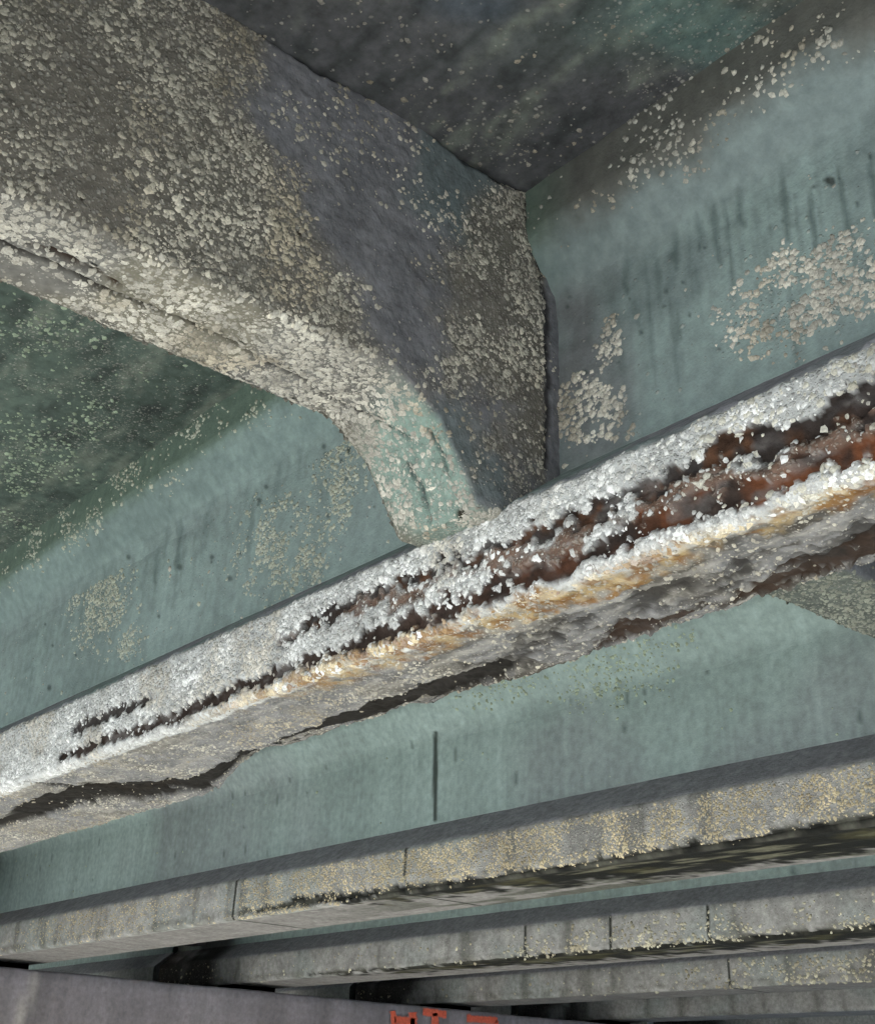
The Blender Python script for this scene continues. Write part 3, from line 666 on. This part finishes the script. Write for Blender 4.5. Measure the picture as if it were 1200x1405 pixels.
_, V, N, px, zn = cross_beam(rootD, D0 + BW - WI - 0.005, DA + WI + 0.01, lambda d: zb_of(d, DA), 0.0065, dg_disp, dg_colour, lambda V, px, z: np.where(z == 2, .02 + .6 * np.maximum(brown_mask(px, V), patch_mask(px, V)), .7 * (1 - stroke(px, CR1, 4)) * (1 - stroke(px, CR2, 5)) * (1 - .8 * blob(px, 40, 380, 90, 16, 24, .4))))
mbd = MB()
inside = (px[..., 0] > -220) & (px[..., 0] < 800) & (px[..., 1] > -160)
bm_, pm_ = brown_mask(px, V), patch_mask(px, V)
n7 = .25 + .75 * ss(fbm(V, 7, 3, 55), .3, .5)
den = (zn == 2) * inside * (bm_ * 5200 * n7 * (0.75 + .4 * ss(fbm(V, 2.2, 2, 59), .35, .6)) + pm_ * 5600 * ss(fbm(V, 9, 3, 56), .3, .5) + 60 + 1500 * ss(fbm(V, 6, 4, 157), .55, .68))
den = den * (1 - .9 * stroke(px, DECKLINE, 10)) * (1 - .9 * stroke(px, CORNER, 4))
bare = np.maximum.reduce([blob(px, 110, 265, 45, 26, 25, .5), blob(px, 120, 100, 60, 35, 0, .6), blob(px, 165, 270, 8, 60, 0, .5), blob(px, 20, 150, 30, 60, 0, .6)])
den = den * (1 - .7 * bare)
scatter(mbd, V, N, den * 2.6, 0.0022, 0.0100, calm(C(178, 173, 160), .5), squash=.19, cap=30000, pw=2.2)
bare = np.maximum.reduce([blob(px, 40, 380, 90, 16, 24, .4), blob(px, 588, 650, 42, 85, -20, .5) * .8, blob(px, 190, 350, 50, 14, 30, .5) * .8, blob(px, 570, 580, 40, 16, -10, .5)])
den = (zn == 1) * inside * (1500 + 7500 * ss(fbm(V, 8, 3, 65), .3, .5)) * (1 - .93 * bare) * (1 - .95 * stroke(px, [(x, y, w_ + 4 * (x < 230)) for x, y, w_ in CR1], 5)) * (1 - .95 * stroke(px, [(x, y, w_ + 3) for x, y, w_ in CR2], 5))
scatter(mbd, V, N, den * 2.1, 0.0022, 0.0110, calm(C(168, 165, 155), .45), squash=.2, cap=17000, pw=2.2)
tag(mbd.build('barnacles', M_BARN, rootD), kind='stuff')

rootD2 = empty('concrete_diaphragm', (UR + UL) / 2, DA + SP / 2 + .2, ZBOT)
tag(rootD2, 'cross beam between the rusted girder and the black edged girder', 'cross beam', 'cross beams between girders')
def dg2_disp(V, px, z): return (fbm(V, 9, 4, 151) - .5) * 0.016
def dg2_colour(V, px, z):
    n1 = fbm(V, 12, 4, 53)[..., None]
    return np.where((z == 2)[..., None], C(96, 98, 104) * (0.7 + .6 * n1), C(84, 90, 86) * (.7 + .6 * n1))
_, V, N, px, zn = cross_beam(rootD2, DA + BW - WI - 0.005, DB + WI + 0.01, lambda d: zb_of(d, DB), 0.02, dg2_disp, dg2_colour, lambda V, px, z: np.where(z == 1, .35, .05))
mbd = MB()
scatter(mbd, V, N, (zn == 1) * 4200 * ss(fbm(V, 8, 3, 66), .3, .5) + (zn == 2) * 150., 0.004, 0.011, calm(C(122, 126, 116)), cap=3500, squash=.5)
tag(mbd.build('barnacles', M_BARN, rootD2), kind='stuff')
# end beams over the pier
for k, lab in ((0, 'dark end beam over the pier in the bay behind the near edge girder'), (1, 'dark end beam over the pier beside the rusted girder'), (2, 'dark damp end beam over the pier beside the black edged girder'), (3, 'dark damp end beam over the pier beside the three jointed girder'), (4, 'dark damp end beam over the pier beside the farthest girder')):
    dl, dh = D0 + (k) * SP + BW - WI - .005, D0 + (k + 1) * SP + WI + .01
    r = empty('end_diaphragm', UEND - .5, (dl + dh) / 2, H + .42); tag(r, lab, 'cross beam', 'end beams over the pier')
    u0, u1 = UEND - .55, UEND - .3; zb = H + 0.42; tp = H + ZD + .015
    prof = np.array([(u1, tp), (u1, zb), (u0, zb), (u0, tp)]); ds = np.linspace(dl, dh, 30)
    P4 = []
    for a, b in zip(prof[:-1], prof[1:]): P4 += [a + (b - a) * t for t in np.linspace(0, 1, 8)]
    P4 = np.array(P4); V = np.empty((30, len(P4), 3)); V[..., 0] = P4[None, :, 0]; V[..., 1] = ds[:, None]; V[..., 2] = P4[None, :, 1]
    V = V + gnormals(V) * ((fbm(V, 5, 3, 88) - .5) * .02)[..., None]
    mb = MB(); mb.add(V, C(70, 68, 70) * (.5 + fbm(V, 4, 4, 90 + k)[..., None]), quads=grid_quads(30, len(P4))); mb.build('beam_body', M_CONC, r)

# ---------------------------------------------------------------- bridge deck
ZDK = H + ZD
def deck_colour(V, px):
    n1 = fbm(V, 3, 5, 101)[..., None]
    c = C(82, 94, 87) * (0.6 + 0.8 * n1)
    right = ss(V[..., 0] * -1, -2.15, -2.05)
    c = mix(c, C(84, 85, 87) * (0.55 + .9 * n1), right * (1 - .45 * blob(px, 1000, 10, 320, 60, -10, .5)))
    stt = fbm(V * np.array([.45, 1.5, 1]), 9, 5, 107, .6)
    c = mix(c, C(122, 128, 118), .55 * ss(stt, .54, .68)); c = mix(c, C(50, 54, 54), .6 * (1 - ss(stt, .34, .46)))
    c = mix(c, C(96, 122, 118), .5 * right * ss(fbm(V, 2.2, 3, 108), .52, .66))
    c = mix(c, C(60, 78, 92), .35 * blob(px, 650, 5, 60, 25, 0, .6))
    return np.clip(c, .004, .8)
mb = MB()
fine_u = np.concatenate([np.arange(-9, 0, .3), np.arange(0, 9, .02), np.arange(9, 28.01, .3)])
fine_d = np.concatenate([np.arange(D0 - .95, 0, .12), np.arange(0, DA + 0.12, .02), np.arange(DA + .12, DF + BW + .95, .12)])
Vd = np.empty((len(fine_u), len(fine_d), 3)); Vd[..., 0] = fine_u[:, None]; Vd[..., 1] = fine_d[None]; Vd[..., 2] = ZDK
Vd[..., 2] += (fbm(Vd, 5, 4, 103) - .5) * 0.014
pxd = proj(Vd)
wpx = warp(pxd, Vd, 20, 6, 12)
patch = lambda w, L: np.maximum.reduce([blob(w, *b) for b in L])
DECK_L = [(90, 500, 110, 70, 0, .6), (30, 690, 80, 70, 0, .6), (150, 560, 120, 60, -20, .6), (60, 600, 110, 90, 0, .6)]
shd = (Vd[..., 0] > UL) * (.03 + .4 * patch(wpx, DECK_L) * ss(fbm(Vd, 6, 3, 105), .38, .6)) + (Vd[..., 0] < UR) * (.02 + .22 * ss(fbm(Vd, 3, 3, 106), .42, .6))
mb.add(Vd, deck_colour(Vd, pxd), quads=grid_quads(*Vd.shape[:2])[:, ::-1], shell=shd)
e = [fine_u[0], fine_u[-1]]; f_ = [fine_d[0], fine_d[-1]]
bxv = np.array([[x, y, z] for x in e for y in f_ for z in (ZDK, ZDK + .22)])
mb.add(bxv, C(140, 140, 138), quads=np.array([[0, 1, 3, 2], [4, 6, 7, 5], [0, 4, 5, 1], [2, 3, 7, 6], [1, 5, 7, 3]]))
deck = mb.build('bridge_deck', M_ROUGH); tag(deck, 'dark underside of the concrete bridge deck above the girders', kind='structure')
mbk = MB(); Nd = np.zeros_like(Vd); Nd[..., 2] = -1
left = (Vd[..., 0] > UL) & (Vd[..., 0] < 8) & (Vd[..., 1] > -.1) & (Vd[..., 1] < DA + .09)
rightm = (Vd[..., 0] < UR) & (Vd[..., 0] > .2) & (Vd[..., 1] > 0) & (Vd[..., 1] < DA + .09)
nz = ss(fbm(Vd, 5, 4, 105), .42, .62)
wpx = warp(pxd, Vd, 20, 6, 12)
dl = left * (25 + 1900 * nz * patch(wpx, [(90, 500, 110, 70, 0, .6), (30, 690, 80, 70, 0, .6), (150, 560, 120, 60, -20, .6), (60, 600, 110, 90, 0, .6)]))
scatter(mbk, Vd, Nd, dl, .0035, .011, lambda P, n: C(146, 160, 138) * (.7 + .6 * rng.random((n, 1))), cap=5000, squash=.45)
scatter(mbk, Vd, Nd, rightm * (18 + 600 * nz * ss(fbm(Vd, 2.3, 3, 106), .42, .6)), .003, .009, calm(C(132, 129, 121)), cap=4500, squash=.45)
tag(mbk.build('barnacles', M_BARN, deck), kind='stuff')

# ---------------------------------------------------------------- pier
ZC = H - 0.068
rootP = empty('bridge_pier', UCAP + .9, 4.3, -CAM_H); tag(rootP, 'grey concrete pier cap with red painted lettering carrying the girder ends', 'pier')
prof = resample([(UCAP, ZC - 1.1), (UCAP, ZC - .02), (UCAP + .02, ZC), (UCAP + 3.0, ZC), (UCAP + 3.0, ZC - 1.1), (UCAP, ZC - 1.1)], .07)
ds = np.arange(D0 - .6, DF + BW + .6, .07); V = np.empty((len(ds), len(prof), 3)); V[..., 0] = prof[None, :, 0]; V[..., 1] = ds[:, None]; V[..., 2] = prof[None, :, 1]
V = V + np.array([0, 0, 1]) * ((fbm(V, 2.5, 4, 111) - .5) * .02)[..., None] + np.array([1., 0, 0]) * ((fbm(V, 2.5, 4, 112) - .5) * .02)[..., None]
n1 = fbm(V * np.array([1, 2.2, .35]), 2.2, 5, 113)[..., None]
c = C(126, 123, 130) * (.6 + .8 * n1); pxc = proj(V)
c = mix(c, C(160, 158, 156), .8 * stroke(warp(pxc, V, 5, 4, 9), [(45, 1335, 4), (38, 1360, 5), (30, 1390, 7), (22, 1420, 8)], 6))
c = mix(c, C(92, 90, 94), .5 * ss(fbm(V * np.array([1, 4, .2]), 1.5, 3, 115), .55, .68))
mb = MB(); mb.add(V, c, quads=grid_quads(*V.shape[:2])); nb = V.shape[1]
mb.ng.append(list(range(nb - 1))); mb.ng.append([(len(ds) - 1) * nb + j for j in reversed(range(nb - 1))])
mb.build('pier_cap', M_CONC, rootP)
def on_cap(x, y):
    r = RU @ _ray((x, y)); k = (UCAP - .014) / r[0]; return r * k
def paint(pix, w):
    """one spray stroke on the face of the pier cap"""
    P = np.array([on_cap(*p) for p in pix]); t = np.linspace(0, len(P) - 1, 30); P = np.stack([np.interp(t, np.arange(len(P)), P[:, k]) for k in range(3)], 1)
    T = np.gradient(P, axis=0); T /= np.linalg.norm(T, axis=1, keepdims=True); S = np.cross(T, np.array([1., 0, 0]))
    cols = np.linspace(-1, 1, 7); cap_c = C(112, 108, 112)
    ww = w * (.8 + .5 * fbm(P, 9, 2, 5))[:, None, None] * cols[None, :, None] * (1 + .12 * rng.normal(size=(len(P), 7, 1)) * (np.abs(cols) > .9)[None, :, None])
    V = P[:, None] + S[:, None] * ww; thick = (1 - np.abs(cols) ** 3)[None] * (.55 + .9 * fbm(V, 30, 3, 6))
    V = V - np.array([1., 0, 0]) * .003 * (np.abs(cols) < .9)[None, :, None]
    c = mix(np.broadcast_to(cap_c, V.shape), C(200, 92, 70), np.clip(thick * 1.3 + .15, 0, 1))
    mb = MB(); mb.add(V, c, quads=grid_quads(len(P), 7))
    mb.build('painted_stroke', M_PAINT, rootP)
paint([(539, 1387), (541, 1412), (544, 1450)], .042); paint([(541, 1399), (556, 1401), (569, 1402)], .044); paint([(566, 1389), (567, 1412), (570, 1450)], .05)
paint([(580, 1388), (596, 1390), (612, 1392)], .046); paint([(596, 1390), (598, 1420), (600, 1452)], .05)
paint([(640, 1397), (660, 1399), (682, 1400)], .036); paint([(682, 1400), (670, 1430), (664, 1460)], .028)
for dd in (-.2, 4.3, 8.8, 12.2):
    th = np.arange(17) * 2 * math.pi / 16; zs = np.linspace(-CAM_H - .4, ZC - 1.05, 24)
    V = np.stack([np.stack([UCAP + 1.5 + .38 * np.cos(th), dd + .38 * np.sin(th), np.full(17, z)], -1) for z in zs])
    mb = MB(); mb.add(V, C(120, 118, 118) * (.6 + .8 * fbm(V, 3, 4, 120)[..., None]), quads=grid_quads(24, 17)); mb.build('pile', M_CONC, rootP)

# ---------------------------------------------------------------- ground
mb = MB(); g = np.array([[-900., -900, -CAM_H], [900, -900, -CAM_H], [900, 900, -CAM_H], [-900, 900, -CAM_H]])
mb.add(g, C(150, 148, 140), quads=np.array([[0, 1, 2, 3]])); gr = mb.build('ground', M_GROUND, smooth=False); tag(gr, kind='structure')
